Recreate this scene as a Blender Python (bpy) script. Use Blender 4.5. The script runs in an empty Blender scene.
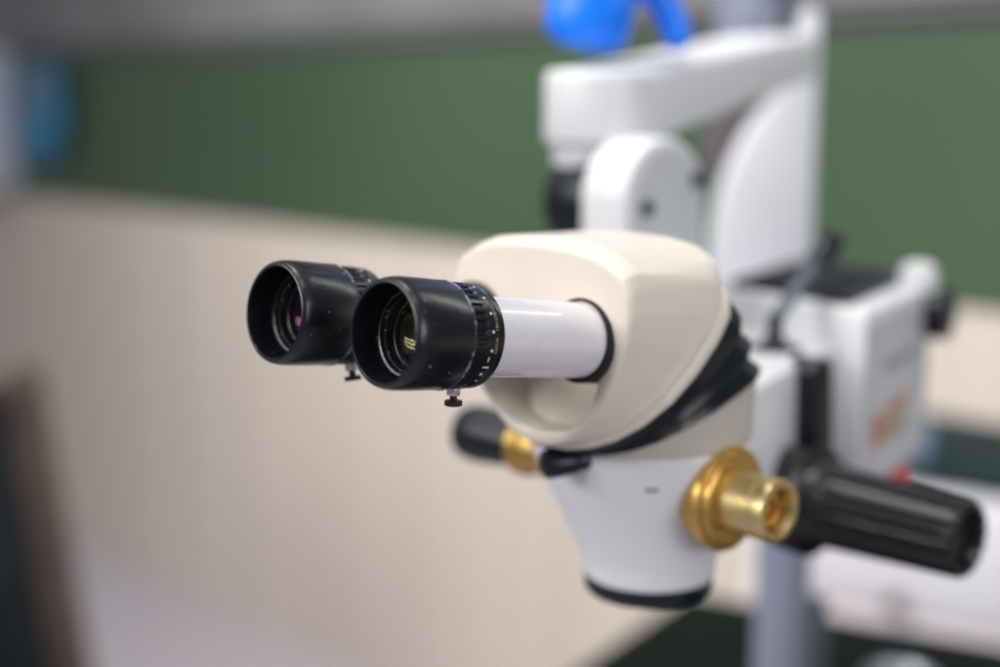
import bpy, bmesh, math, random
from mathutils import Vector, Matrix
random.seed(4)
sc = bpy.context.scene
COL = sc.collection
R = math.radians
V3 = Vector

# ------------------------------------------------------------------ materials
def mat(name, col, rough=0.5, metal=0.0, bump=0.0, bscale=400.0, var=0.0, vscale=6.0,
        coat=0.0, col2=None, spec=0.5, detail=3.0, rvar=0.0):
    m = bpy.data.materials.new(name); m.use_nodes = True
    nt = m.node_tree; b = nt.nodes['Principled BSDF']
    b.inputs['Base Color'].default_value = (*col, 1)
    b.inputs['Roughness'].default_value = rough
    b.inputs['Metallic'].default_value = metal
    b.inputs['Coat Weight'].default_value = coat
    b.inputs['Specular IOR Level'].default_value = spec
    tc = nt.nodes.new('ShaderNodeTexCoord')
    if var > 0 or col2:
        n = nt.nodes.new('ShaderNodeTexNoise'); n.inputs['Scale'].default_value = vscale
        n.inputs['Detail'].default_value = detail
        nt.links.new(tc.outputs['Object'], n.inputs['Vector'])
        r = nt.nodes.new('ShaderNodeValToRGB')
        r.color_ramp.elements[0].position = 0.3; r.color_ramp.elements[1].position = 0.7
        c2 = col2 or tuple(min(1, c * (1 + var)) for c in col)
        c1 = col if col2 else tuple(c * (1 - var) for c in col)
        r.color_ramp.elements[0].color = (*c1, 1); r.color_ramp.elements[1].color = (*c2, 1)
        nt.links.new(n.outputs['Fac'], r.inputs['Fac']); nt.links.new(r.outputs['Color'], b.inputs['Base Color'])
    if rvar > 0:
        n = nt.nodes.new('ShaderNodeTexNoise'); n.inputs['Scale'].default_value = 90
        n.inputs['Detail'].default_value = 6
        nt.links.new(tc.outputs['Object'], n.inputs['Vector'])
        mr = nt.nodes.new('ShaderNodeMapRange')
        mr.inputs['From Min'].default_value = .35; mr.inputs['From Max'].default_value = .65
        mr.inputs['To Min'].default_value = max(0.02, rough - rvar); mr.inputs['To Max'].default_value = rough + rvar
        nt.links.new(n.outputs['Fac'], mr.inputs['Value']); nt.links.new(mr.outputs['Result'], b.inputs['Roughness'])
    if bump > 0:
        n = nt.nodes.new('ShaderNodeTexNoise'); n.inputs['Scale'].default_value = bscale
        n.inputs['Detail'].default_value = 2
        nt.links.new(tc.outputs['Object'], n.inputs['Vector'])
        bp = nt.nodes.new('ShaderNodeBump'); bp.inputs['Strength'].default_value = bump
        bp.inputs['Distance'].default_value = 0.0004
        nt.links.new(n.outputs['Fac'], bp.inputs['Height']); nt.links.new(bp.outputs['Normal'], b.inputs['Normal'])
    return m

def dusty(name, col, rough, dust=(.45, .46, .5), amount=.74, scale=900, bump=.3):
    """black rubber / plastic with scattered pale dust specks"""
    m = mat(name, col, rough, bump=bump, bscale=700, rvar=.025)
    nt = m.node_tree; b = nt.nodes['Principled BSDF']; tc = nt.nodes['Texture Coordinate']
    n = nt.nodes.new('ShaderNodeTexNoise'); n.inputs['Scale'].default_value = scale; n.inputs['Detail'].default_value = 1
    nt.links.new(tc.outputs['Object'], n.inputs['Vector'])
    r = nt.nodes.new('ShaderNodeValToRGB')
    r.color_ramp.elements[0].position = amount; r.color_ramp.elements[1].position = amount + .05
    r.color_ramp.elements[0].color = (*col, 1); r.color_ramp.elements[1].color = (*dust, 1)
    nt.links.new(n.outputs['Fac'], r.inputs['Fac']); nt.links.new(r.outputs['Color'], b.inputs['Base Color'])
    return m

M = {}
M['cream'] = mat('cream_paint', (.74, .67, .58), .44, bump=.12, bscale=900, var=.02, vscale=20)
M['cream_band'] = mat('cream_band_paint', (.70, .63, .55), .45, bump=.1, bscale=900, var=.02, vscale=20)
M['tube'] = mat('pearl_tube_paint', (.72, .70, .73), .30, metal=.0, bump=.22, bscale=1500, coat=.6, var=.03, vscale=300)
M['rubber'] = dusty('black_rubber', (.0045, .0055, .009), .30, scale=620, amount=.755, bump=.15)
M['innerblack'] = dusty('black_inner_plastic', (.006, .008, .012), .26, scale=800, amount=.72, bump=.25)
M['ringblack'] = dusty('black_ring_plastic', (.0045, .0055, .008), .30, scale=1000, amount=.76, bump=.2)
M['worn'] = dusty('worn_ring_edge', (.02, .024, .035), .5, dust=(.22, .26, .36), amount=.53, scale=420, bump=.5)
M['mattblack'] = mat('matt_black', (.006, .006, .007), .8)
M['satinblack'] = mat('satin_black', (.006, .009, .013), .30, bump=.05, spec=.35)
M['knobblack'] = mat('black_knob_plastic', (.015, .013, .015), .32, bump=.1, bscale=500, rvar=.06)
M['mark'] = mat('cream_marking', (.78, .74, .66), .5)
M['goldmark'] = mat('gold_lettering', (.62, .42, .16), .4)
M['steel'] = mat('bright_steel', (.72, .66, .63), .25, metal=1)
M['brass'] = mat('brass', (.64, .41, .13), .38, metal=1, bump=.02, bscale=300, rvar=.08)
M['brasspale'] = mat('pale_brass', (.70, .55, .27), .42, metal=1, bump=.02, bscale=300, rvar=.08)
M['white'] = mat('white_enamel', (.68, .685, .71), .38, bump=.08, var=.02, vscale=15)
M['white3'] = mat('column_enamel', (.61, .62, .665), .42, bump=.08, var=.02, vscale=15)
M['white2'] = mat('cool_white_enamel', (.69, .70, .73), .42, bump=.08, var=.02, vscale=15)
M['greyside'] = mat('grey_panel_enamel', (.52, .54, .57), .45, var=.02, vscale=15)
M['polegrey'] = mat('blue_grey_metal', (.40, .43, .55), .38, metal=.5)
M['darkgrey'] = mat('dark_grey_metal', (.10, .12, .15), .45, metal=.3)
M['brown'] = mat('brown_grey_paint', (.12, .105, .11), .5)
M['grille'] = mat('black_lid', (.012, .016, .026), .5)
M['blue'] = mat('blue_rubber', (.0, .20, .98), .38, bump=.2, bscale=60, var=.05, vscale=30)
M['screw'] = mat('dark_screw', (.05, .06, .08), .4, metal=.6)

def glass(name, tint):
    m = bpy.data.materials.new(name); m.use_nodes = True
    b = m.node_tree.nodes['Principled BSDF']
    b.inputs['Base Color'].default_value = (.75, .78, .8, 1)
    b.inputs['Roughness'].default_value = .0
    b.inputs['Transmission Weight'].default_value = 1
    b.inputs['IOR'].default_value = 1.6
    b.inputs['Specular Tint'].default_value = (*tint, 1)
    return m
M['lens_a'] = glass('amber_coated_glass', (1, .85, .35))
M['lens_b'] = glass('magenta_coated_glass', (1, .25, .75))

# setting materials
def wall_mat():
    m = mat('beige_panel', (.56, .49, .445), .5)
    nt = m.node_tree; b = nt.nodes['Principled BSDF']; tc = nt.nodes['Texture Coordinate']
    mp = nt.nodes.new('ShaderNodeMapping'); mp.inputs['Scale'].default_value = (1, .01, .01)
    nt.links.new(tc.outputs['Object'], mp.inputs['Vector'])
    n = nt.nodes.new('ShaderNodeTexNoise'); n.inputs['Scale'].default_value = 14; n.inputs['Detail'].default_value = 5
    nt.links.new(mp.outputs['Vector'], n.inputs['Vector'])
    w = nt.nodes.new('ShaderNodeTexWave'); w.inputs['Scale'].default_value = 6.0; w.inputs['Distortion'].default_value = .5
    nt.links.new(mp.outputs['Vector'], w.inputs['Vector'])
    ad = nt.nodes.new('ShaderNodeMath'); ad.operation = 'MULTIPLY_ADD'; ad.inputs[1].default_value = .25
    nt.links.new(w.outputs['Fac'], ad.inputs[0]); nt.links.new(n.outputs['Fac'], ad.inputs[2])
    r = nt.nodes.new('ShaderNodeValToRGB')
    r.color_ramp.elements[0].position = .3; r.color_ramp.elements[1].position = .9
    r.color_ramp.elements[0].color = (.52, .455, .395, 1); r.color_ramp.elements[1].color = (.64, .57, .505, 1)
    nt.links.new(ad.outputs[0], r.inputs['Fac']); nt.links.new(r.outputs['Color'], b.inputs['Base Color'])
    return m
M['wall'] = wall_mat()
M['green'] = mat('green_panel', (.049, .088, .047), .42, spec=.35, var=.14, vscale=1.1, detail=1)
M['greywall'] = mat('grey_upper_wall', (.17, .165, .175), .6, var=.2, vscale=2.5, detail=2)
M['ledge'] = mat('grey_ledge', (.15, .155, .17), .5, var=.1)
M['floor'] = mat('pale_floor', (.43, .40, .45), .4, var=.08, vscale=2)
M['frame'] = mat('lavender_white_paint', (.52, .54, .66), .5)
M['towel'] = mat('blue_towel', (.035, .17, .31), .85, var=.35, vscale=7)
M['towel2'] = mat('brown_cloth', (.20, .17, .13), .85, var=.3, vscale=20)
M['table'] = mat('dark_green_black_table', (.005, .009, .007), .9, var=.2, vscale=4, spec=.06)
M['cab'] = mat('white_cabinet_paint', (.66, .65, .69), .45, var=.03, vscale=4)
M['cabtrim'] = mat('pinkish_white_trim', (.62, .55, .56), .45)
M['teal'] = mat('dark_teal_worktop', (.014, .028, .029), .85, var=.2, vscale=5, spec=.12)
M['red'] = mat('red_plastic', (.62, .06, .05), .4)
M['bluegrey'] = mat('pale_blue_plastic', (.16, .24, .36), .4)
M['uphol'] = mat('dark_upholstery', (.010, .013, .016), .8, var=.3, vscale=9, spec=.2)
M['wood'] = mat('brown_wood', (.065, .040, .032), .5, var=.3, vscale=12)
M['tray'] = mat('dull_steel', (.38, .41, .44), .35, metal=.8)
M['stickerA'] = mat('orange_brown_print', (.42, .22, .15), .5)
M['stickerB'] = mat('olive_print', (.36, .30, .19), .5)
M['stickerC'] = mat('pale_paper', (.62, .58, .55), .6)
M['greytext'] = mat('grey_print', (.27, .29, .32), .5)

# ------------------------------------------------------------------ helpers
def empty(name, loc):
    o = bpy.data.objects.new(name, None); COL.objects.link(o)
    o.location = loc; o.empty_display_size = .02
    return o

def tag(o, label=None, cat=None, group=None, kind=None):
    if label: o['label'] = label
    if cat: o['category'] = cat
    if group: o['group'] = group
    if kind: o['kind'] = kind
    return o

def obj(name, bm, m, parent=None, smooth=True, angle=35):
    me = bpy.data.meshes.new(name)
    bmesh.ops.recalc_face_normals(bm, faces=bm.faces[:])
    bm.to_mesh(me); bm.free()
    o = bpy.data.objects.new(name, me); COL.objects.link(o)
    for mm in (m if isinstance(m, (list, tuple)) else [m]): me.materials.append(mm)
    if smooth:
        me.polygons.foreach_set('use_smooth', [True] * len(me.polygons))
        me.set_sharp_from_angle(angle=R(angle))
    if parent is not None:
        o.parent = parent
        if parent.type == 'EMPTY':
            o.matrix_parent_inverse = Matrix.Translation(-Vector(parent.location))
    return o

def frame(a):
    """two unit vectors perpendicular to a; first as near +X as possible"""
    a = Vector(a).normalized()
    h = V3((1, 0, 0)) if abs(a.x) < .9 else V3((0, 0, 1))
    e = (h - a * h.dot(a)).normalized()
    return a, e, e.cross(a) * -1 if abs(a.x) < .9 else a.cross(e)

def lathe(bm, o, a, prof, n=96, close=False, mi=0, fn=None):
    """prof = [(t, rho), ...] along axis a from o; fn(t, p, rho) modifies rho"""
    o = Vector(o); a = Vector(a).normalized()
    h = V3((1, 0, 0)) if abs(a.x) < .9 else V3((0, 1, 0))
    e = (h - a * h.dot(a)).normalized(); v = e.cross(a)
    rings = []
    for t, rho in prof:
        ring = []
        for i in range(n):
            p = 2 * math.pi * i / n
            rr = fn(t, p, rho) if fn else rho
            ring.append(bm.verts.new(o + a * t + (e * math.cos(p) + v * math.sin(p)) * rr))
        rings.append(ring)
    for k in range(len(rings) - 1):
        for i in range(n):
            f = bm.faces.new((rings[k][i], rings[k][(i + 1) % n], rings[k + 1][(i + 1) % n], rings[k + 1][i]))
            f.material_index = mi
    if close == 'loop':
        for i in range(n):
            bm.faces.new((rings[-1][i], rings[-1][(i + 1) % n], rings[0][(i + 1) % n], rings[0][i]))
    elif close:
        bm.faces.new(rings[0][::-1]); bm.faces.new(rings[-1])
    return rings

def cyl(bm, p0, p1, r0, r1=None, n=48, bev=.0):
    p0, p1 = Vector(p0), Vector(p1); r1 = r0 if r1 is None else r1
    L = (p1 - p0).length; b = bev
    if b:
        prof = [(0, r0 - b), (b * .3, r0 - b * .3), (b, r0), (L - b, r1), (L - b * .3, r1 - b * .3), (L, r1 - b)]
    else:
        prof = [(0, r0), (L, r1)]
    lathe(bm, p0, p1 - p0, prof, n, True)

def hexa(bm, bottom, top, bev=0.0, seg=2):
    """prism between two equally long point loops"""
    b = [bm.verts.new(p) for p in bottom]; t = [bm.verts.new(p) for p in top]
    n = len(b); fs = [bm.faces.new(b[::-1]), bm.faces.new(t)]
    for i in range(n): fs.append(bm.faces.new((b[i], b[(i + 1) % n], t[(i + 1) % n], t[i])))
    if bev:
        es = set(e for f in fs for e in f.edges)
        bmesh.ops.recalc_face_normals(bm, faces=fs)
        bmesh.ops.bevel(bm, geom=list(es), offset=bev, segments=seg, affect='EDGES', profile=.5)

def box(bm, c, s, rot=None, bev=0.0, seg=2):
    c = Vector(c); rot = rot or Matrix.Identity(3)
    P = lambda x, y, z: c + rot @ V3((x * s[0] / 2, y * s[1] / 2, z * s[2] / 2))
    q = [(-1, -1), (1, -1), (1, 1), (-1, 1)]
    hexa(bm, [P(x, y, -1) for x, y in q], [P(x, y, 1) for x, y in q], bev, seg)

def rotz(d): return Matrix.Rotation(R(d), 3, 'Z')

# ------------------------------------------------------------------ the microscope
# world: X along the pair of eyepieces, Y away from the user, Z up.  Metres.
TH = R(8.4)
AX = V3((0, math.cos(TH), -math.sin(TH)))          # axis of the eye tubes
ES = V3((1, 0, 0)); EV = ES.cross(AX)               # side, up
EYE = V3((.0325, 0, 1.25))

scope = empty('stereo_microscope', (0, .18, 1.05))
tag(scope, 'cream and white stereo microscope head with two black eyepieces, brass fittings and ribbed black knob', 'microscope')

def cylpt(o, t, p, rho): return o + AX * t + (ES * math.cos(p) + EV * math.sin(p)) * rho

def wrap_shape(bm, o, pts, t0, p0, rho, thick=.00012):
    """flat outline (u along the circumference, w along the axis, metres) laid on the ring"""
    a = [bm.verts.new(cylpt(o, t0 + w, p0 + u / rho, rho + thick)) for u, w in pts]
    b = [bm.verts.new(cylpt(o, t0 + w, p0 + u / rho, rho - .0003)) for u, w in pts]
    n = len(pts)
    bm.faces.new(a)
    for i in range(n): bm.faces.new((a[i], a[(i + 1) % n], b[(i + 1) % n], b[i]))

def ring_text(txt, size, o, t0, p0, rho, m, parent, name='lettering'):
    cu = bpy.data.curves.new('tmp', 'FONT'); cu.body = txt; cu.size = size; cu.extrude = 0; cu.resolution_u = 3
    cu.space_character = 1.15
    to = bpy.data.objects.new('tmp', cu); COL.objects.link(to)
    dg = bpy.context.evaluated_depsgraph_get(); dg.update()
    me = bpy.data.meshes.new_from_object(to.evaluated_get(dg))
    bpy.data.objects.remove(to)
    bm = bmesh.new(); bm.from_mesh(me); bpy.data.meshes.remove(me)
    bmesh.ops.subdivide_edges(bm, edges=[e for e in bm.edges if e.calc_length() > size * .2], cuts=2)
    for v in bm.verts:
        u, w = v.co.x, v.co.y
        v.co = cylpt(o, t0 - w, p0 + u / rho, rho + .00012)
    return obj(name, bm, m, parent, smooth=False)

def eyepiece(cx, shift, lensmat, label, near):
    o = V3((cx, 0, 1.25))
    # tube (its far end runs into the housing)
    bm = bmesh.new()
    lathe(bm, o, AX, [(.034, .0150), (.0345, .0155), (.060, .0155), (.118, .0155), (.118, .010), (.034, .010)], 128, 'loop')
    tube = obj('eye_tube', bm, M['tube'], scope); tube['label'] = label
    # black ring standing in for the shaded gap where the tube enters the housing
    bm = bmesh.new()
    c_ = .0966 if near else .0945
    lathe(bm, o, AX, [(c_, .0160), (c_, .0173), (c_ + .0005, .0177), (.1060, .0177), (.1060, .0160)], 96, 'loop')
    obj('gap_shade_ring', bm, M['mattblack'], tube)
    s = shift
    # soft rubber cup
    bm = bmesh.new()
    prof = [(.0215 + s, .0150), (.0215 + s, .0196), (.0212 + s, .0202), (.0205 + s, .02055), (.013 + s, .0206), (.0125 + s, .0207), (.004 + s, .0208),
            (.0005 + s, .0208), (-.0020 + s, .0206), (-.0036 + s, .0202), (-.0047 + s, .0197), (-.0053 + s, .0190),
            (-.0054 + s, .0185), (-.0050 + s, .0181), (-.003 + s, .0179), (.001 + s, .0176), (.0045 + s, .0172), (.0062 + s, .0166),
            (.0094 + s, .0162), (.0094 + s, .0140)]
    lathe(bm, o, AX, prof, 160, 'loop')
    obj('eyecup', bm, M['rubber'], tube)
    # stepped inner barrel and lens retainer
    bm = bmesh.new()
    prof = [(.0058 + s, .0164), (.0052 + s, .0158), (.0055 + s, .0150), (.0072 + s, .0147), (.0076 + s, .0143), (.0073 + s, .0138), (.0086 + s, .0134),
            (.0104 + s, .0130), (.0107 + s, .0125), (.0102 + s, .0120), (.0112 + s, .0116), (.0145 + s, .0112), (.030 + s, .0105), (.030 + s, .0002),
            (.0305 + s, .0002), (.0305 + s, .0160), (.012 + s, .0164)]
    lathe(bm, o, AX, prof, 128, 'loop')
    obj('lens_mount', bm, M['innerblack'], tube)
    # biconvex lens
    bm = bmesh.new()
    rl, sag = .0117, .0030
    front = [(.0120 + s - sag * (1 - (k / 10) ** 2) + 0, max(rl * k / 10, .00002)) for k in range(11)]
    back = [(.0142 + s + .0012 * (1 - (k / 8) ** 2), max(rl * k / 8, .00002)) for k in range(8, -1, -1)]
    lathe(bm, o, AX, front + back, 96, True)
    obj('eye_lens', bm, lensmat, tube)
    # inner field stop, seen through the lens as pale arcs
    bm = bmesh.new()
    lathe(bm, o, AX, [(.0215 + s, .0080), (.0218 + s, .0078), (.0225 + s, .0078), (.0225 + s, .0104), (.0215 + s, .0104)], 96, 'loop')
    obj('field_stop', bm, M['satinblack'], tube)
    # dioptre ring: slots of the grip are modelled
    r0 = .0201
    def slots(t, p, rho):
        d = math.degrees(p) % 360
        if d > 180: d -= 360
        if rho < .0199 or -56 < d < -14: return rho
        ph = ((d + 5) / 10) % 1
        w = abs(ph - .5) * 2                      # 0 at the slot's middle
        dep = max(0.0, min(1.0, (.62 - w) / .16))
        tt = (t - s2) ; k0 = min(1, max(0, (tt - .0222) / .0006)); k1 = min(1, max(0, (.0286 - tt) / .0007))
        return rho - .00085 * dep * k0 * k1
    s2 = s
    bm = bmesh.new()
    ts = [.0216 + .0004 * i for i in range(20)]
    prof = [(.0212 + s, .0150), (.0212 + s, .0195)] + [(t + s, r0) for t in ts] + \
           [(.0300 + s, r0), (.0318 + s, r0), (.0321 + s, r0 - .0002), (.0323 + s, .0198), (.0334 + s, .0198)]
    prof += [(.0336 + s, .0195), (.0337 + s, .0193), (.0339 + s, .0196), (.0342 + s, .0198), (.0362 + s, .0198), (.0369 + s, .0195), (.0371 + s, .0188), (.0371 + s, .0150)]
    lathe(bm, o, AX, prof, 540, 'loop', fn=slots)
    ring = obj('dioptre_ring', bm, M['ringblack'], tube, angle=28)
    # worn pale edge between cup and ring
    bm = bmesh.new()
    def rag(t, p, rho): return rho + .00012 * math.sin(p * 37) * math.sin(p * 91 + 1) + .0001 * math.sin(p * 61)
    lathe(bm, o, AX, [(.0208 + s, .0196), (.0209 + s, .0204), (.0213 + s, .0207), (.0218 + s, .0206), (.0221 + s, .0203), (.0222 + s, .0196)], 260, 'loop', fn=rag)
    obj('worn_edge', bm, M['worn'], tube)
    # markings: dots, minus, index bar, plus
    bm = bmesh.new()
    for d in (71, 51, 31, 11, -9, 91, 111):
        wrap_shape(bm, o, [(.00055 * math.cos(k * math.pi / 6), .00055 * math.sin(k * math.pi / 6)) for k in range(12)], .0305 + s, R(d), r0)
    rect = lambda a, b: [(-a, -b), (a, -b), (a, b), (-a, b)]
    wrap_shape(bm, o, rect(.00100, .00022), .0301 + s, R(-19), r0)
    wrap_shape(bm, o, rect(.00030, .00150), .0303 + s, R(-28.5), r0)
    wrap_shape(bm, o, rect(.00080, .00020), .0300 + s, R(-38), r0)
    wrap_shape(bm, o, rect(.00020, .00080), .0300 + s, R(-38), r0)
    wrap_shape(bm, o, [(.0004 * math.cos(k * math.pi / 5), .0004 * math.sin(k * math.pi / 5)) for k in range(10)], .0305 + s, R(-49), r0)
    obj('ring_marking', bm, M['mark'], tube, smooth=False)
    ring_text('LEICA', .0020, o, .0333 + s, R(-12), .0198, M['goldmark'], tube)
    ring_text('10x/21B', .0019, o, .0333 + s, R(12), .0198, M['goldmark'], tube)
    # thumbscrew under the ring
    q = o + AX * (.0293 + s) ; dn = V3((0 if near else .24, -.03, -1)).normalized()
    bm = bmesh.new(); cyl(bm, q + dn * .0185, q + dn * .0228, .0026, n=32, bev=.0003)
    obj('thumbscrew_bush', bm, M['steel'], tube)
    bm = bmesh.new(); cyl(bm, q + dn * .0226, q + dn * .0250, .0014, n=24)
    lathe(bm, q, dn, [(.0248, .0029), (.0250, .0033), (.0266, .0033), (.0269, .0029)], 72, True,
          fn=lambda t, p, r: r + .00012 * math.cos(p * 24))
    obj('thumbscrew', bm, M['knobblack'], tube)
    # small bright clip on the tube behind the ring
    bm = bmesh.new()
    pc = cylpt(o, .0378 + s, R(-1), .0158)
    box(bm, pc, (.0020, .0022, .0058), bev=.0003)
    obj('tube_clip', bm, M['steel'], tube)
    return tube

eyepiece(.0325, -.0008, M['lens_a'], 'near eyepiece on a pearl white tube with marked dioptre ring', True)
eyepiece(-.0325, -.0036, M['lens_b'], 'far eyepiece half hidden behind the near one', False)

# --- cream housing: sections hinge about the chin from the upright face to the tilted base
CH = V3((0, .106, 1.1860))
def face_outline(n=72):
    """half widths of the upright face measured in the photograph; returns closed loop (x, s)"""
    pts = [(0, 0), (.008, .0005), (.0170, .0035), (.0260, .0095), (.0345, .0175), (.0410, .0262), (.0470, .0385), (.0515, .0510),
           (.0532, .0605), (.0528, .0705), (.0500, .0780), (.0410, .0830), (.0300, .0862), (.0150, .0878), (0, .0882)]
    return resample(pts, n)
def base_outline(n=72):
    return resample([(0, 0), (.012, .0006), (.024, .0040), (.0345, .0100), (.0440, .0200), (.0515, .0340), (.0553, .0500), (.0562, .0680),
                     (.0545, .0820), (.0485, .0925), (.0370, .0985), (.0200, .1012), (0, .1016)], n)
def resample(half, n):
    m = n // 2
    d = [0]
    for (x0, y0), (x1, y1) in zip(half, half[1:]): d.append(d[-1] + math.hypot(x1 - x0, y1 - y0))
    out = []
    for k in range(m + 1):
        s = d[-1] * k / m; j = 0
        while j < len(d) - 2 and d[j + 1] < s: j += 1
        f = (s - d[j]) / (d[j + 1] - d[j])
        out.append((half[j][0] * (1 - f) + half[j + 1][0] * f, half[j][1] * (1 - f) + half[j + 1][1] * f))
    return out + [(-x, y) for x, y in out[-2:0:-1]]
NF = 96
FO, BO = face_outline(NF), base_outline(NF)
TB = R(43)
def sect(k, grow=0.0):
    """section at fraction k (0 the face, 1 the base)"""
    th = TB * k; d = V3((0, math.sin(th), math.cos(th)))
    # length of this section so that the lid stays nearly level
    L0, L1 = .0862, .1030
    top = .0885 / math.cos(th) if th < R(40) else 9
    L = min(top, .1185 - .0155 * k ** 3) if k > 0 else L0
    kk = k ** .8
    pts = []
    for (fx, fs), (bx, bs) in zip(FO, BO):
        sx = fx * (1 - kk) + bx * kk
        ss = (fs / L0) * (1 - kk) + (bs / L1) * kk
        pts.append(CH + V3((sx + .005 * (1 - k), -.0045 * (1 - k), 0)) + d * (ss * L))
    return pts
def loft(bm, loops):
    vs = [[bm.verts.new(p) for p in lp] for lp in loops]; n = len(vs[0])
    for a, b in zip(vs, vs[1:]):
        for i in range(n): bm.faces.new((a[i], a[(i + 1) % n], b[(i + 1) % n], b[i]))
    bm.faces.new(vs[0][::-1]); bm.faces.new(vs[-1])
NB = V3((0, math.cos(TB), -math.sin(TB)))          # outward normal of the tilted base
DB = V3((0, math.sin(TB), math.cos(TB)))
BC = CH + DB * .0508                                # centre of the base
def grown(pts, c, f): return [c + (p - c) * f for p in pts]
bm = bmesh.new()
loops = [sect(k / 14) for k in range(0, 15)]
# the hinge line has no thickness: push each section out along its own plane a little at the chin
def thicken(lp, k):
    th = TB * k; nn = V3((0, -math.cos(th), math.sin(th)))
    return lp
cc = CH + V3((.005, -.0045, .047))
front = [p + V3((0, -.0032, 0)) for p in grown(sect(0), cc, .965)]
mid0 = [p + V3((0, -.0022, 0)) for p in grown(sect(0), cc, .988)]
loops2 = [front, mid0]
for k in range(0, 15):
    kk = k / 14
    lp = sect(kk)
    off = V3((0, -.0002, 0)) * (1 - kk) + NB * (.0005) * kk
    loops2.append([p + off for p in lp])
loops2 = loops2[:]
loft(bm, loops2)
house = obj('housing', bm, M['cream'], scope)
house['label'] = 'rounded cream housing that holds both eye tubes'

# recess under the tubes (boolean), soft casting edges (voxel remesh + smoothing)
bm = bmesh.new()
rec = [(-.0420, .0400), (-.0400, .0320), (-.0350, .0215), (-.0280, .0140), (-.0180, .0090), (-.0060, .0068), (.0060, .0068), (.0180, .0090), (.0265, .0140), (.0325, .0215), (.0370, .0320), (.0385, .0400), (.0330, .0440), (-.0330, .0440)]
yb = .124
hexa(bm, [V3((x + .005, .075, 1.1845 + z)) for x, z in rec],
     [V3((x * .93 + .004, yb + (.006 if z > .03 else -.002), 1.1845 + .046 + (z - .046) * .93)) for x, z in rec])
cut = obj('cutter', bm, M['cream'])
def apply_mods(o):
    dg = bpy.context.evaluated_depsgraph_get(); dg.update()
    me = bpy.data.meshes.new_from_object(o.evaluated_get(dg))
    old = o.data; o.modifiers.clear(); o.data = me; bpy.data.meshes.remove(old)
bo = house.modifiers.new('b', 'BOOLEAN'); bo.operation = 'DIFFERENCE'; bo.object = cut; bo.solver = 'EXACT'
rm = house.modifiers.new('r', 'REMESH'); rm.mode = 'VOXEL'; rm.voxel_size = .00095; rm.use_smooth_shade = True
sm = house.modifiers.new('s', 'SMOOTH'); sm.factor = .5; sm.iterations = 11
apply_mods(house); bpy.data.objects.remove(cut)
house.data.polygons.foreach_set('use_smooth', [True] * len(house.data.polygons))

# base band below the seam, then the black dovetail rings
def baseloop(f, off, c=None): return [BC + (CH + V3((bx, 0, 0)) + DB * bs - BC) * f + NB * off * (.55 + .45 * bs / .1016) for bx, bs in BO]
bm = bmesh.new()
loft(bm, [baseloop(.97, .0002), baseloop(.985, .0010), baseloop(.992, .0018), baseloop(1.0, .0022), baseloop(1.008, .0060), baseloop(1.0, .0092), baseloop(.985, .0102), baseloop(.95, .0106)])
obj('housing_base_band', bm, M['cream_band'], scope, angle=60)
def wedge(f, off):
    out = []
    for bx, bs in BO:
        p = BC + (CH + V3((bx, 0, 0)) + DB * bs - BC) * f
        out.append(p + NB * (.0095 * (.55 + .45 * bs / .1016) + (off - .0095) * (.40 + .66 * bs / .1016 + .48 * (bs / .1016) ** 2)))
    return out
bm = bmesh.new()
loft(bm, [wedge(.94, .0090), wedge(.985, .0095), wedge(.985, .0110), wedge(.990, .0180), wedge(.988, .0190), wedge(.885, .0215), wedge(.885, .0228),
          wedge(.930, .0300), wedge(.937, .0312), wedge(.932, .0320), wedge(.830, .0345), wedge(.830, .0355), wedge(.870, .0425), wedge(.882, .0440), wedge(.878, .0450), wedge(.84, .0455)])
dove = obj('dovetail_ring', bm, M['satinblack'], scope, angle=40)
# locking screw below the chin
bm = bmesh.new()
pk = V3((.006, .128, 1.1745)); dk = V3((-.45, -.88, -.06)).normalized()
lathe(bm, pk, dk, [(-.020, .0050), (.002, .0052), (.004, .0056), (.006, .0064), (.0170, .0066), (.0190, .0060), (.0200, .0044)], 48, True)
obj('locking_screw', bm, M['satinblack'], scope)

# neck and conical body
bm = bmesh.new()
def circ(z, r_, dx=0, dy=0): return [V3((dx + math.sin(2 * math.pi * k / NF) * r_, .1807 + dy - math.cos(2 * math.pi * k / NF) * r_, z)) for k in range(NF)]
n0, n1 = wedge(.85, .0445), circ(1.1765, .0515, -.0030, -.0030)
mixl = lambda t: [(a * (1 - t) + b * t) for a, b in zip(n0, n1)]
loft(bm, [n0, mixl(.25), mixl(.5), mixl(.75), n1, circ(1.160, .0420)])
obj('neck', bm, mat('shaded_neck_enamel', (.49, .45, .41), .45), scope)  # shade below the black rings is put into this taupe base colour
bm = bmesh.new()
BX = V3((0, .1807, 0))
loft(bm, [circ(z, r_, -sh, -sh) for z, r_, sh in ((1.1070, .0290, 0), (1.1080, .0308, 0), (1.1105, .0318, 0), (1.1150, .0321, 0), (1.1170, .0326, 0), (1.1250, .0352, .0004), (1.1350, .0388, .001),
     (1.1450, .0428, .0016), (1.1550, .0470, .0023), (1.1630, .0502, .0028), (1.1700, .0520, .0030), (1.1755, .0524, .0030), (1.1785, .0505, .0030))])
body = obj('body', bm, M['white2'], scope); body['label'] = 'white tapering body below the eyepiece housing'
bm = bmesh.new()
lathe(bm, BX, (0, 0, 1), [(1.0990, .0250), (1.0995, .0292), (1.1015, .0308), (1.1060, .0312), (1.1069, .0300), (1.1069, .0240), (1.0990, .0240)], 96, 'loop')
obj('objective_ring', bm, M['satinblack'], scope)
bm = bmesh.new()
lathe(bm, BX, (0, 0, 1), [(1.1030, .0001), (1.1020, .010), (1.1035, .0245), (1.1065, .0245), (1.1065, .0001)], 64, True)
obj('objective_lens', bm, M['lens_b'], scope)
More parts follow.
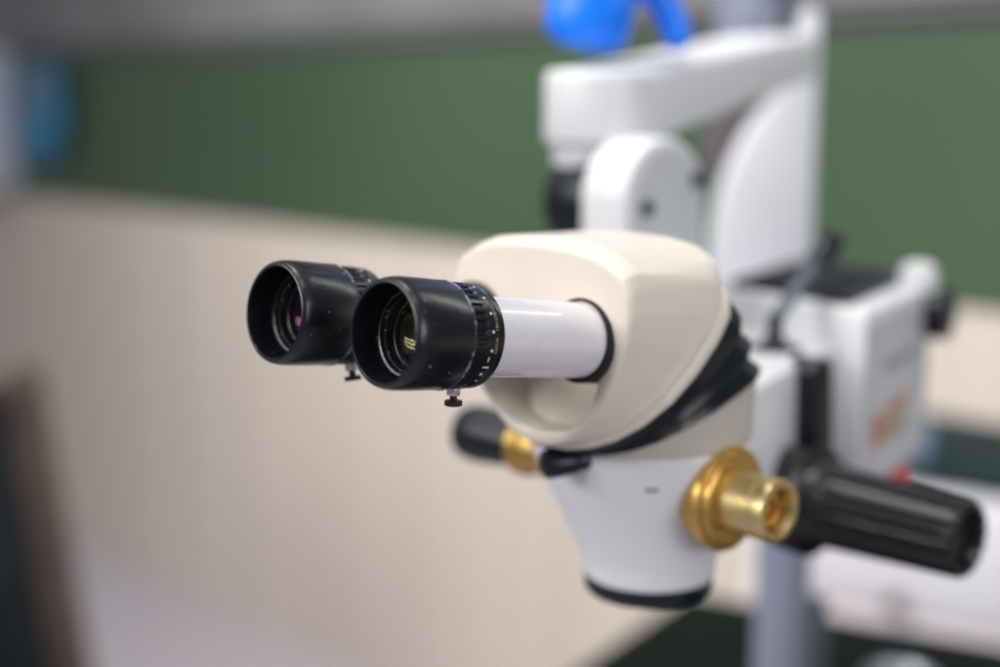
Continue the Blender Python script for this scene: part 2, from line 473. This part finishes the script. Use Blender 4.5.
# small dark print on the body
bm = bmesh.new()
for k in range(2):
    p = R(-46 + k * 3.4); q = BX + V3((math.cos(p) * .0500 - .0027, math.sin(p) * .0500 - .0027, 1.1630))
    box(bm, q, (.0024, .0006, .0018), Matrix.Rotation(p + R(90), 3, 'Z'))
obj('body_marking', bm, M['screw'], scope, smooth=False)

def brass(side):
    s = side; c = V3((0, .178, 1.1553)); a = V3((s, 0, 0))
    bm = bmesh.new()
    lathe(bm, c, a, [(.036, .018), (.038, .0215), (.0450, .0232), (.0456, .0240), (.0490, .0244), (.0502, .0238), (.0504, .0212), (.0512, .0208), (.0526, .0208), (.0532, .0200), (.0532, .012)], 96, True)
    fl = obj('brass_flange', bm, M['brass'], scope)
    bm = bmesh.new()
    prof = [(.047, .0125), (.0480, .0142), (.050, .0140), (.0680, .0140), (.0684, .0136), (.0694, .0136), (.0698, .0142), (.0750, .0146), (.0766, .0142), (.0770, .0130), (.0768, .0108), (.0750, .0100), (.0680, .0098), (.0680, .0003)]
    lathe(bm, c, a, prof, 96)
    sp = obj('brass_spindle', bm, M['brasspale'], scope)
    bm = bmesh.new()
    lathe(bm, c, a, [(.0660, .0096), (.0710, .0096), (.0715, .0090), (.0715, .0050), (.0690, .0046), (.0690, .0002)], 6)
    obj('hex_socket', bm, M['brass'], sp)
    return c
brass(1)
# far side: brass shank with a black conical handle
c = V3((0, .178, 1.1553))
bm = bmesh.new()
lathe(bm, c, (-1, 0, 0), [(.034, .0205), (.0440, .0226), (.0454, .0200), (.0482, .0188), (.0490, .0130), (.0760, .0130), (.0780, .0150), (.0840, .0150), (.0846, .0110)], 96, True)
obj('brass_flange', bm, M['brass'], scope)
bm = bmesh.new()
lathe(bm, c, (-1, 0, 0), [(.0700, .0095), (.0800, .0110), (.095, .0130), (.112, .0150), (.120, .0152), (.126, .0140), (.129, .0110), (.130, .005)], 64, True)
obj('handle_knob', bm, M['satinblack'], scope)

# --- carrier arm running back from the body
E1, E2 = V3((.0137, .2358)), V3((-.0372, .3905))
dr = (E2 - E1).normalized(); lf = V3((-dr.y, dr.x))
A0, A1 = E1 - dr * .050, E2 + dr * .02
q = [A0, A1, A1 + lf * .115, E1 + dr * .05 + lf * .098, E1 + dr * .01 + lf * .066, A0 + lf * .060]
bm = bmesh.new()
hexa(bm, [V3((p.x, p.y, 1.122)) for p in q], [V3((p.x, p.y, 1.190)) for p in q], .004, 3)
obj('carrier_arm', bm, M['white'], scope)
# light box behind
K0, K1, K2 = V3((-.119, .400)), V3((-.0111, .3817)), V3((-.0500, .5217))
K3 = K0 + K2 - K1
def kb(x, y, z):      # x,y fractions across (K1->K0) and back (K1->K2)
    p = K1 + (K0 - K1) * x + (K2 - K1) * y; return V3((p.x, p.y, z))
bm = bmesh.new()
hexa(bm, [kb(0, 0, 1.098), kb(0, 1, 1.098), kb(1.15, 1, 1.098), kb(1.15, 0, 1.098)], [kb(0, 0, 1.212), kb(0, 1, 1.212), kb(1.15, 1, 1.212), kb(1.15, 0, 1.212)], .004, 3)
lb = obj('light_box', bm, M['white'], scope)
bm = bmesh.new()
hexa(bm, [kb(.16, .06, 1.208), kb(.16, .97, 1.208), kb(1.10, .97, 1.208), kb(1.10, .06, 1.208)], [kb(.17, .07, 1.2165), kb(.17, .96, 1.2165), kb(1.09, .96, 1.2165), kb(1.09, .07, 1.2165)])
for k in range(12):
    y = .12 + k * .068
    hexa(bm, [kb(.26, y, 1.216), kb(.26, y + .03, 1.216), kb(1.0, y + .03, 1.216), kb(1.0, y, 1.216)], [kb(.26, y, 1.2185), kb(.26, y + .03, 1.2185), kb(1.0, y + .03, 1.2185), kb(1.0, y, 1.2185)])
obj('vent_lid', bm, M['grille'], lb, smooth=False)
# side panel with prints
out = V3(((K2 - K1).y, -(K2 - K1).x)).normalized()
def side(y, z, o=.0006):
    p = K1 + (K2 - K1) * y + out * o; return V3((p.x, p.y, z))
bm = bmesh.new()
hexa(bm, [side(.04, 1.104), side(.96, 1.104), side(.96, 1.203), side(.04, 1.203)], [side(.04, 1.104, .0014), side(.96, 1.104, .0014), side(.96, 1.203, .0014), side(.04, 1.203, .0014)])
obj('side_panel', bm, M['greyside'], lb, smooth=False)
def plate(name, y0, y1, z0, z1, m, o, parent, skew=0):
    bm = bmesh.new()
    f = lambda oo: [side(y0, z0, oo), side(y1, z0 + skew, oo), side(y1, z1 + skew, oo), side(y0, z1, oo)]
    hexa(bm, f(o), f(o + .0004)); return obj(name, bm, m, parent, smooth=False)
plate('warning_sticker', .06, .66, 1.122, 1.152, M['stickerC'], .0016, lb)
plate('sticker_print', .10, .30, 1.127, 1.147, M['stickerA'], .0022, lb)
plate('sticker_print', .33, .60, 1.141, 1.150, M['stickerA'], .0022, lb)
plate('sticker_print', .33, .60, 1.126, 1.138, M['stickerB'], .0022, lb)
for k in range(5):
    plate('side_print', .26 + k * .10, .33 + k * .10, 1.170, 1.177, M['greytext'], .0016, lb)
# white cap and black connector at the back corner
pc = kb(.06, .90, 1.212)
bm = bmesh.new(); lathe(bm, pc, (0, 0, 1), [(-.004, .0125), (.006, .0125), (.012, .0105), (.0145, .0060)], 48, True)
obj('corner_cap', bm, M['white'], lb)
bm = bmesh.new(); cyl(bm, side(.93, 1.193, 0), side(.93, 1.193, .016), .0165, n=48, bev=.002)
obj('connector', bm, M['satinblack'], lb)
bm = bmesh.new(); box(bm, side(.66, 1.0905, -.008), (.018, .020, .014), bev=.003); obj('red_plug', bm, M['red'], lb)
# upright lever with a flared foot on the arm
lp = V3((-.048, .345, 1.190))
bm = bmesh.new(); lathe(bm, lp, (0, 0, 1), [(0, .0155), (.0018, .015), (.004, .0070), (.010, .0046), (.020, .0044)], 48, True)
foot = obj('lever_foot', bm, M['satinblack'], scope)
bm = bmesh.new(); cyl(bm, lp + V3((0, 0, .018)), lp + V3((-.002, .045, .048)), .0040, .0050, n=32, bev=.002)
obj('lever_rod', bm, M['darkgrey'], foot)
bm = bmesh.new(); cyl(bm, lp + V3((-.002, .042, .045)), lp + V3((-.003, .060, .060)), .0080, .0085, n=32, bev=.003)
obj('lever_grip', bm, M['satinblack'], foot)
# black side plate and big ribbed knob
KC = V3((.0065, .3057, 1.1190))
bm = bmesh.new()
pt = V3((.000, .3150, 1.186))
nseg = 10; prof2 = []
for k in range(nseg + 1):
    a = math.pi * k / nseg; prof2.append((math.cos(a) * .0085, .066 + math.sin(a) * .0085))
prof2 = prof2[::1] + [(-.0105, 0), (.0105, 0)]
hexa(bm, [V3((-.020, KC.y + .024 + u - (w > .03) * .004, KC.z + w)) for u, w in prof2], [V3((-.001, KC.y + .024 + u - (w > .03) * .004, KC.z + w)) for u, w in prof2], .001, 2)
obj('side_lever', bm, M['satinblack'], scope)
bm = bmesh.new()
lathe(bm, KC, (1, 0, 0), [(-.020, .026), (-.012, .0290), (-.002, .0296), (.004, .0300), (.0065, .0270), (.0072, .0238), (.0100, .0236), (.0125, .0225), (.0130, .0195)], 112, True)
kf = obj('knob_flange', bm, M['knobblack'], scope)
def ribs(t, p, rho):
    if rho < .0162: return rho
    ph = (p / (2 * math.pi) * 16) % 1
    w = abs(ph - .5) * 2
    d = max(0, min(1, (.50 - w) / .14))
    k = min(1, max(0, (t - .016) / .002))
    return rho - .0024 * d * k
bm = bmesh.new()
prof = [(.012, .0212), (.0130, .0222), (.0160, .0224), (.018, .0224), (.030, .0219), (.060, .0208), (.088, .0199), (.0905, .0197), (.0925, .0187), (.0930, .0172), (.0928, .0158), (.0905, .0146), (.0850, .0135), (.0850, .0002)]
lathe(bm, KC, (1, 0, 0), prof, 432, fn=ribs)
obj('ribbed_knob', bm, M['knobblack'], scope, angle=25)


# ------------------------------------------------------------------ the stand
SR = V3((.6842, .7293, 0)); SF = V3((-.7293, .6842, 0))    # across and along the column's faces
stand = empty('microscope_stand', (-.16, .53, .75))
tag(stand, 'white cast suspension arm with curved column and blue-grey pole behind the microscope', 'stand')
AC = V3((-.0991, .3065, 1.2755))
bm = bmesh.new()
arch = [(math.cos(math.pi * k / 32) * .0355, math.sin(math.pi * k / 32) * .0355) for k in range(33)] + [(-.0355, -.110), (.0355, -.110)]
hexa(bm, [AC + V3((-.035, y, z)) for y, z in arch], [AC + V3((0, y, z)) for y, z in arch], .0035, 3)
jo = obj('tilt_joint', bm, M['white'], stand); jo['label'] = 'white round-topped joint with dark screws in its flat grey face'
bm = bmesh.new()
arch2 = [(y * .84, z * .84 if z > 0 else z) for y, z in arch]
hexa(bm, [AC + V3((-.001, y, z)) for y, z in arch2], [AC + V3((.0012, y, z)) for y, z in arch2])
obj('joint_face', bm, M['greyside'], jo)
for y, z in ((-.019, -.004), (.025, .0105)):
    bm = bmesh.new(); cyl(bm, AC + V3((0, y, z)), AC + V3((.0035, y, z)), .0048, n=24, bev=.0006)
    obj('screw', bm, M['screw'], jo)
bm = bmesh.new(); cyl(bm, AC + V3((-.0345, 0, -.004)), AC + V3((-.073, 0, -.004)), .0285, n=64, bev=.002)
obj('joint_knob', bm, M['satinblack'], stand)
# hanging hub and arm
H = V3((-.160, .316, 0)); ad = V3((-.0725, .305, 0)).normalized(); av = V3((ad.y, -ad.x, 0))
bm = bmesh.new(); cyl(bm, H + V3((0, 0, 1.290)), H + V3((0, 0, 1.316)), .0290, n=64, bev=.002)
obj('arm_hub', bm, M['white3'], stand)
rr = .0345
pl = [(-math.sin(math.pi * k / 20) * rr, math.cos(math.pi * k / 20) * rr) for k in range(21)] + [(.268, -rr), (.268, rr)]
bm = bmesh.new()
def ap(u, v, z): p = H + ad * u + av * v; return V3((p.x, p.y, z + max(0, u - .02) * (.172 if z < 1.32 else .125)))
hexa(bm, [ap(u, v, 1.3045) for u, v in pl], [ap(u, v, 1.3495) for u, v in pl], .005, 3)
obj('swing_arm', bm, M['white'], stand)
CO = V3((-.2561, .6177, 1.2909)); K = 1240.0
def cp(x, y, d): return CO + SR * ((x - 767) / K) + SF * d + V3((0, 0, (150 - y) / K * 1.012))
gp = [(816, 14), (798, 14), (795, 60), (789, 84), (778, 97), (765, 112), (752, 131), (742, 151), (732, 175), (725, 200), (720, 228), (718, 255), (718, 330), (816, 330)]
bm = bmesh.new()
hexa(bm, [cp(x, y, 0) for x, y in gp], [cp(x, y, .045) for x, y in gp], .003, 2)
obj('curved_column', bm, M['white3'], stand)
bm = bmesh.new()
q = [(713, 40), (808, 40), (808, 340), (713, 340)]
q2 = [(716, 62), (806, 62), (806, 190), (716, 190)]
hexa(bm, [cp(x, y, .050) for x, y in q2], [cp(x, y, .085) for x, y in q2], .003, 2)
obj('column_back', bm, M['brown'], stand)
pp = cp(749, 20, .03)
bm = bmesh.new(); cyl(bm, pp - V3((0, 0, .02)), pp + V3((0, 0, .55)), .0262, n=64, bev=.001)
obj('upper_pole', bm, M['polegrey'], stand)
bm = bmesh.new(); cyl(bm, pp + SR * .030 - V3((0, 0, .02)), pp + SR * .030 + V3((0, 0, .55)), .010, n=32)
obj('cable_duct', bm, M['darkgrey'], stand)
PO = V3((-.1640, .5290, 0))
bm = bmesh.new(); cyl(bm, PO + V3((0, 0, .755)), PO + V3((0, 0, 1.13)), .0205, n=64)
obj('lower_pole', bm, M['polegrey'], stand)
bm = bmesh.new(); cyl(bm, PO + SR * .026 + V3((0, 0, .755)) + SF * .01, PO + SR * .026 + V3((0, 0, .955)) + SF * .01, .0115, n=32, bev=.002)
obj('pole_sleeve', bm, M['darkgrey'], stand)
# crosspiece that carries column and joint pole (below, hidden by the light box)
bm = bmesh.new()
a, b = PO + V3((0, 0, 1.118)), cp(767, 300, .02)
box(bm, V3(((a.x + b.x) / 2, (a.y + b.y) / 2, 1.135)), (.20, .07, .035), rotz(math.degrees(math.atan2(b.y - a.y, b.x - a.x))), .004)
obj('crosspiece', bm, M['white2'], stand)
bm = bmesh.new(); cyl(bm, PO + V3((0, 0, .7505)), PO + V3((0, 0, .772)), .06, n=64, bev=.003)
obj('pole_base', bm, M['darkgrey'], stand)

# blue rubber glove lying over the arm
def skin(name, verts, edges, radii, m, parent=None, root=0, sub=2):
    me = bpy.data.meshes.new(name); me.from_pydata([tuple(v) for v in verts], edges, []); me.update()
    o = bpy.data.objects.new(name, me); COL.objects.link(o)
    me.materials.append(m)
    s = o.modifiers.new('s', 'SKIN'); s.use_smooth_shade = True
    for i, r_ in enumerate(radii):
        me.skin_vertices[0].data[i].radius = (r_, r_)
        me.skin_vertices[0].data[i].use_root = (i == root)
    su = o.modifiers.new('u', 'SUBSURF'); su.levels = sub; su.render_levels = sub
    apply_mods(o)
    o.data.polygons.foreach_set('use_smooth', [True] * len(o.data.polygons))
    return o
G = V3((-.1760, .3290, 1.3585)); GK = 1600.0
def g(x, y, d=0.0): return G + SR * ((x - 580) / GK) + V3((0, 0, (30 - y) / GK)) + SF * d
gv = [g(565, 28), g(571, -2), g(584, -40), g(590, -85),                      # palm to cuff
      g(614, -50), g(640, -32), g(654, -6), g(664, 25),                    # finger arching down on the arm
      g(560, -75), g(548, -120), g(545, -150),
      g(600, -125, .01), g(604, -165, .02), g(625, -110), g(645, -140)]
ge = [(0, 1), (1, 2), (2, 3), (2, 4), (4, 5), (5, 6), (6, 7), (3, 8), (8, 9), (9, 10), (3, 11), (11, 12), (3, 13), (13, 14)]
gr = [.0265, .0300, .0300, .026, .017, .0115, .0100, .0098, .013, .010, .009, .011, .009, .0105, .009]
gl = skin('glove', gv, ge, gr, M['blue'])
tag(gl, 'bright blue rubber glove lying over the white swing arm', 'glove')

# ------------------------------------------------------------------ furniture
tb = empty('work_table', (-.2, .6, 0)); tag(tb, 'dark green-black table standing under the microscope and its pole', 'table')
t0 = V3((-.5776, .9349, 0)); e1 = V3((.943, .333, 0)).normalized(); e2 = V3((.236, -.971, 0)).normalized()
bm = bmesh.new(); q = [t0, t0 + e1 * 1.3, t0 + e1 * 1.3 + e2 * .85, t0 + e2 * .85]
hexa(bm, [p + V3((0, 0, .720)) for p in q], [p + V3((0, 0, .750)) for p in q], .003, 2)
obj('table_top', bm, M['table'], tb)
for a_, b_ in ((.05, .05), (1.25, .05), (1.25, .80), (.05, .80)):
    p = t0 + e1 * a_ + e2 * b_; bm = bmesh.new(); box(bm, p + V3((0, 0, .36)), (.04, .04, .718), bev=.002)
    obj('leg', bm, M['darkgrey'], tb)
bm = bmesh.new()
tc_ = V3((-.258, .872, 0))
lathe(bm, tc_, (0, 0, 1), [(.7505, .028), (.7520, .032), (.762, .036), (.764, .036), (.7635, .0345), (.755, .030), (.754, .0005)], 64)
tray = obj('steel_dish', bm, M['tray']); tag(tray, 'shallow dull steel dish on the dark table top', 'dish')

cab = empty('white_cabinet', (-.3, 1.4, 0)); tag(cab, 'white cabinet with dark teal worktop behind the microscope against the wall', 'cabinet')
c0 = V3((-.650, 1.150, 0)); f1 = V3((.975, .222, 0)).normalized(); f2 = V3((-f1.y, f1.x, 0))
q = [c0, c0 + f1 * 1.5, c0 + f1 * 1.5 + f2 * .02, c0 + f2 * .18]
bm = bmesh.new(); hexa(bm, [p for p in q], [p + V3((0, 0, .860)) for p in q], .003, 2)
obj('carcass', bm, M['cab'], cab)
bm = bmesh.new(); q = [c0 - f2 * .004 - f1 * .004, c0 + f1 * 1.5 - f2 * .004, c0 + f1 * 1.5 + f2 * .045, c0 + f2 * .34 - f1 * .004]
hexa(bm, [p + V3((0, 0, .8605)) for p in q], [p + V3((0, 0, .882)) for p in q], .002, 2)
obj('worktop', bm, M['teal'], cab)
def cf(a_, z, o_=0): p = c0 + f1 * a_ - f2 * o_; return V3((p.x, p.y, z))
for a_ in (0.02, .42, .82):
    bm = bmesh.new(); hexa(bm, [cf(a_, .70, .001), cf(a_ + .38, .70, .001), cf(a_ + .38, .848, .001), cf(a_, .848, .001)],
                           [cf(a_, .70, .014), cf(a_ + .38, .70, .014), cf(a_ + .38, .848, .014), cf(a_, .848, .014)], .002, 2)
    d = obj('drawer', bm, M['cab'], cab)
for a_ in (.205,):
    bm = bmesh.new(); cyl(bm, cf(a_, .712, .013), cf(a_, .712, .032), .009, .012, n=24, bev=.002)
    obj('drawer_knob', bm, M['wood'], cab)
bm = bmesh.new(); hexa(bm, [cf(0, .615, .001), cf(1.4, .615, .001), cf(1.4, .690, .001), cf(0, .690, .001)], [cf(0, .615, .018), cf(1.4, .615, .018), cf(1.4, .690, .018), cf(0, .690, .018)], .003, 2)
obj('lower_rail', bm, M['cabtrim'], cab)
p = cf(.205, 0, -.03)
bm = bmesh.new(); box(bm, p + V3((0, 0, .907)), (.035, .03, .050), rotz(20), .004)
box(bm, p + V3((0, 0, .936)), (.018, .016, .010), rotz(20), .002)
bb = obj('bottle', bm, M['bluegrey']); tag(bb, 'small pale blue squat bottle on the dark teal worktop', 'bottle')

# dark chair with brown wooden frame at the left edge
ch = empty('chair', (-1.70, .62, 0)); tag(ch, 'dark upholstered chair with brown wooden frame at the left edge', 'chair')
CC = V3((-1.5581, .6754, .6704))
def hp(x, y, d): return CC + SR * ((x - 100) / 631) + V3((0, 0, (520 - y) / 631 * 1.01)) + SF * d
def slab(name, pts, d0, d1, m, bev=.01):
    bm = bmesh.new(); hexa(bm, [hp(x, y, d0) for x, y in pts], [hp(x, y, d1) for x, y in pts], bev, 3); return obj(name, bm, m, ch)
slab('backrest', [(-190, 430), (-60, 402), (8, 390), (20, 398), (48, 680), (58, 760), (-190, 760)], 0, .07, M['uphol'], .012)
slab('side_frame', [(10, 374), (33, 376), (66, 667), (80, 790), (60, 790), (46, 672), (19, 402), (-4, 386)], -.015, .085, M['wood'], .004)
slab('seat', [(-190, 762), (120, 762), (120, 810), (-190, 810)], -.42, .05, M['uphol'], .012)
for x, d in ((-170, -.38), (100, -.38), (-170, .02), (100, .02)):
    p = hp(x, 812, d); bm = bmesh.new(); cyl(bm, (p.x, p.y, 0.001), p, .016, .02, n=20); obj('leg', bm, M['wood'], ch)

# ------------------------------------------------------------------ the room behind
bm = bmesh.new(); bm.faces.new([bm.verts.new(p) for p in ((-9, -5, 0), (5, -5, 0), (5, 1.6, 0), (-9, 1.6, 0))])
fl = obj('floor', bm, M['floor'], smooth=False); tag(fl, kind='structure')
WY = 1.55
def wbox(name, x0, x1, z0, z1, y0, y1, m, parent=None, bev=0):
    bm = bmesh.new(); box(bm, ((x0 + x1) / 2, (y0 + y1) / 2, (z0 + z1) / 2), (x1 - x0, y1 - y0, z1 - z0), bev=bev)
    return obj(name, bm, m, parent, smooth=bool(bev))
wl = wbox('wall', -9, 4, 0.0, 1.030, WY, WY + .1, M['wall']); tag(wl, kind='structure')
wbox('green_panel', -9, 4, 1.032, 1.432, WY - .006, WY + .1, M['green'], wl)
wbox('upper_wall', -9, 4, 1.434, 3.2, WY, WY + .1, M['greywall'], wl)
wbox('ledge', -9, 4, 1.452, 1.462, WY - .030, WY - .001, M['ledge'], wl, .002)
wbox('rail', -9, 4, 1.475, 1.485, WY - .02, WY - .001, M['ledge'], wl, .002)
wp = wbox('wall_cupboard', -4.4, -3.70, 1.05, 1.47, WY - .12, WY - .01, M['frame'], bev=.004)
tag(wp, 'lavender white box cupboard on the wall at the far left', 'cupboard')
# folded blue cloth hanging on the green panel
bm = bmesh.new(); nx, nz = 24, 20
def tw(i, k, back=0):
    x = i / nx; z = k / nz
    w = .165 - .05 * max(0, z - .5) ** 1.2
    X = -3.49 + (x - .5) * 2 * w * (1 - .35 * max(0, z - .75) / .25)
    Y = WY - .045 + .012 * math.sin(x * 17 + z * 2) + back
    return V3((X, Y, 1.415 - .275 * z + .01 * math.sin(x * 9)))
gr_ = [[bm.verts.new(tw(i, k)) for i in range(nx + 1)] for k in range(nz + 1)]
gb_ = [[bm.verts.new(tw(i, k, .012)) for i in range(nx + 1)] for k in range(nz + 1)]
for k in range(nz):
    for i in range(nx):
        bm.faces.new((gr_[k][i], gr_[k][i + 1], gr_[k + 1][i + 1], gr_[k + 1][i]))
        bm.faces.new((gb_[k][i], gb_[k + 1][i], gb_[k + 1][i + 1], gb_[k][i + 1]))
for k in range(nz):
    for i in (0, nx): bm.faces.new((gr_[k][i], gr_[k + 1][i], gb_[k + 1][i], gb_[k][i]))
for i in range(nx):
    for k in (0, nz): bm.faces.new((gr_[k][i], gr_[k][i + 1], gb_[k][i + 1], gb_[k][i]))
tw_ = obj('hanging_cloth', bm, M['towel']); tag(tw_, 'blue cloth with brown patch hanging on the green wall strip at left', 'cloth')
bm = bmesh.new()
box(bm, (-3.47, WY - .058, 1.345), (.11, .012, .085), bev=.004); obj('brown_patch', bm, M['towel2'], tw_)

# ------------------------------------------------------------------ light
w = bpy.data.worlds.new('World'); sc.world = w; w.use_nodes = True
nt = w.node_tree; bg = nt.nodes['Background']
tc = nt.nodes.new('ShaderNodeTexCoord'); sp = nt.nodes.new('ShaderNodeSeparateXYZ'); rp = nt.nodes.new('ShaderNodeValToRGB')
mr = nt.nodes.new('ShaderNodeMapRange'); mr.inputs['From Min'].default_value = -1
nt.links.new(tc.outputs['Generated'], sp.inputs[0]); nt.links.new(sp.outputs['Z'], mr.inputs['Value']); nt.links.new(mr.outputs[0], rp.inputs[0])
rp.color_ramp.elements[0].position = .35; rp.color_ramp.elements[0].color = (.16, .15, .15, 1)
rp.color_ramp.elements[1].position = .8; rp.color_ramp.elements[1].color = (.64, .645, .68, 1)
nt.links.new(rp.outputs[0], bg.inputs['Color']); bg.inputs['Strength'].default_value = .57

def area(name, loc, target, sx, sy, e, col=(1, 1, 1), roll=0):
    l = bpy.data.lights.new(name, 'AREA'); l.shape = 'RECTANGLE'; l.size = sx; l.size_y = sy; l.energy = e; l.color = col
    o = bpy.data.objects.new(name, l); COL.objects.link(o); o.location = loc
    o.rotation_euler = (Vector(target) - Vector(loc)).to_track_quat('-Z', 'Y').to_euler(); return o
for k, (y, z, e) in enumerate(((-1.25, 2.25, 9), (-1.75, 2.15, 14), (-2.25, 2.05, 19))):
    area('front_tube', (-.75, y, z), (-.1, .1, 1.2), 1.9, .13, e, (1, .985, .965))
area('side_window', (2.2, .1, 1.75), (0, .2, 1.2), 1.0, 1.0, 18, (.98, .98, 1))
for x, y in ((-.35, -.3), (.45, -.3)):
    area('ceiling_tube', (x, y, 2.7), (x, y, 0), .09, 1.2, 5, (1, .99, .96))
area('rear_tube', (.105, 1.12, 2.02), (.05, .1, 1.25), .045, .8, 2.2, (1, 1, 1))
fl_ = area('wall_fill', (-1.3, .2, 2.5), (-1.2, 1.55, .7), 2.4, .3, 23, (1, .97, .94)); fl_.data.spread = R(110)  # added fill lamp without a fixture, aimed to brighten the wall

# ------------------------------------------------------------------ camera
cam = bpy.data.cameras.new('camera'); co = bpy.data.objects.new('camera', cam); COL.objects.link(co)
co.location = (.41985, -.31172, 1.33548)
r_ = V3((.6842, .7293, 0)).normalized(); f_ = V3((-.7186, .6743, -.1700)).normalized()
f_ = (f_ - r_ * r_.dot(f_)).normalized(); u_ = r_.cross(f_)
co.rotation_euler = Matrix((r_, u_, -f_)).transposed().to_euler()
cam.lens = 50; cam.sensor_width = 36; cam.clip_start = .01; cam.clip_end = 60
cam.dof.use_dof = True; cam.dof.focus_distance = .525; cam.dof.aperture_fstop = 2.35; cam.dof.aperture_blades = 9
sc.camera = co
sc.view_settings.view_transform = 'Standard'; sc.view_settings.look = 'None'
sc.view_settings.exposure = 0.12; sc.view_settings.gamma = 1
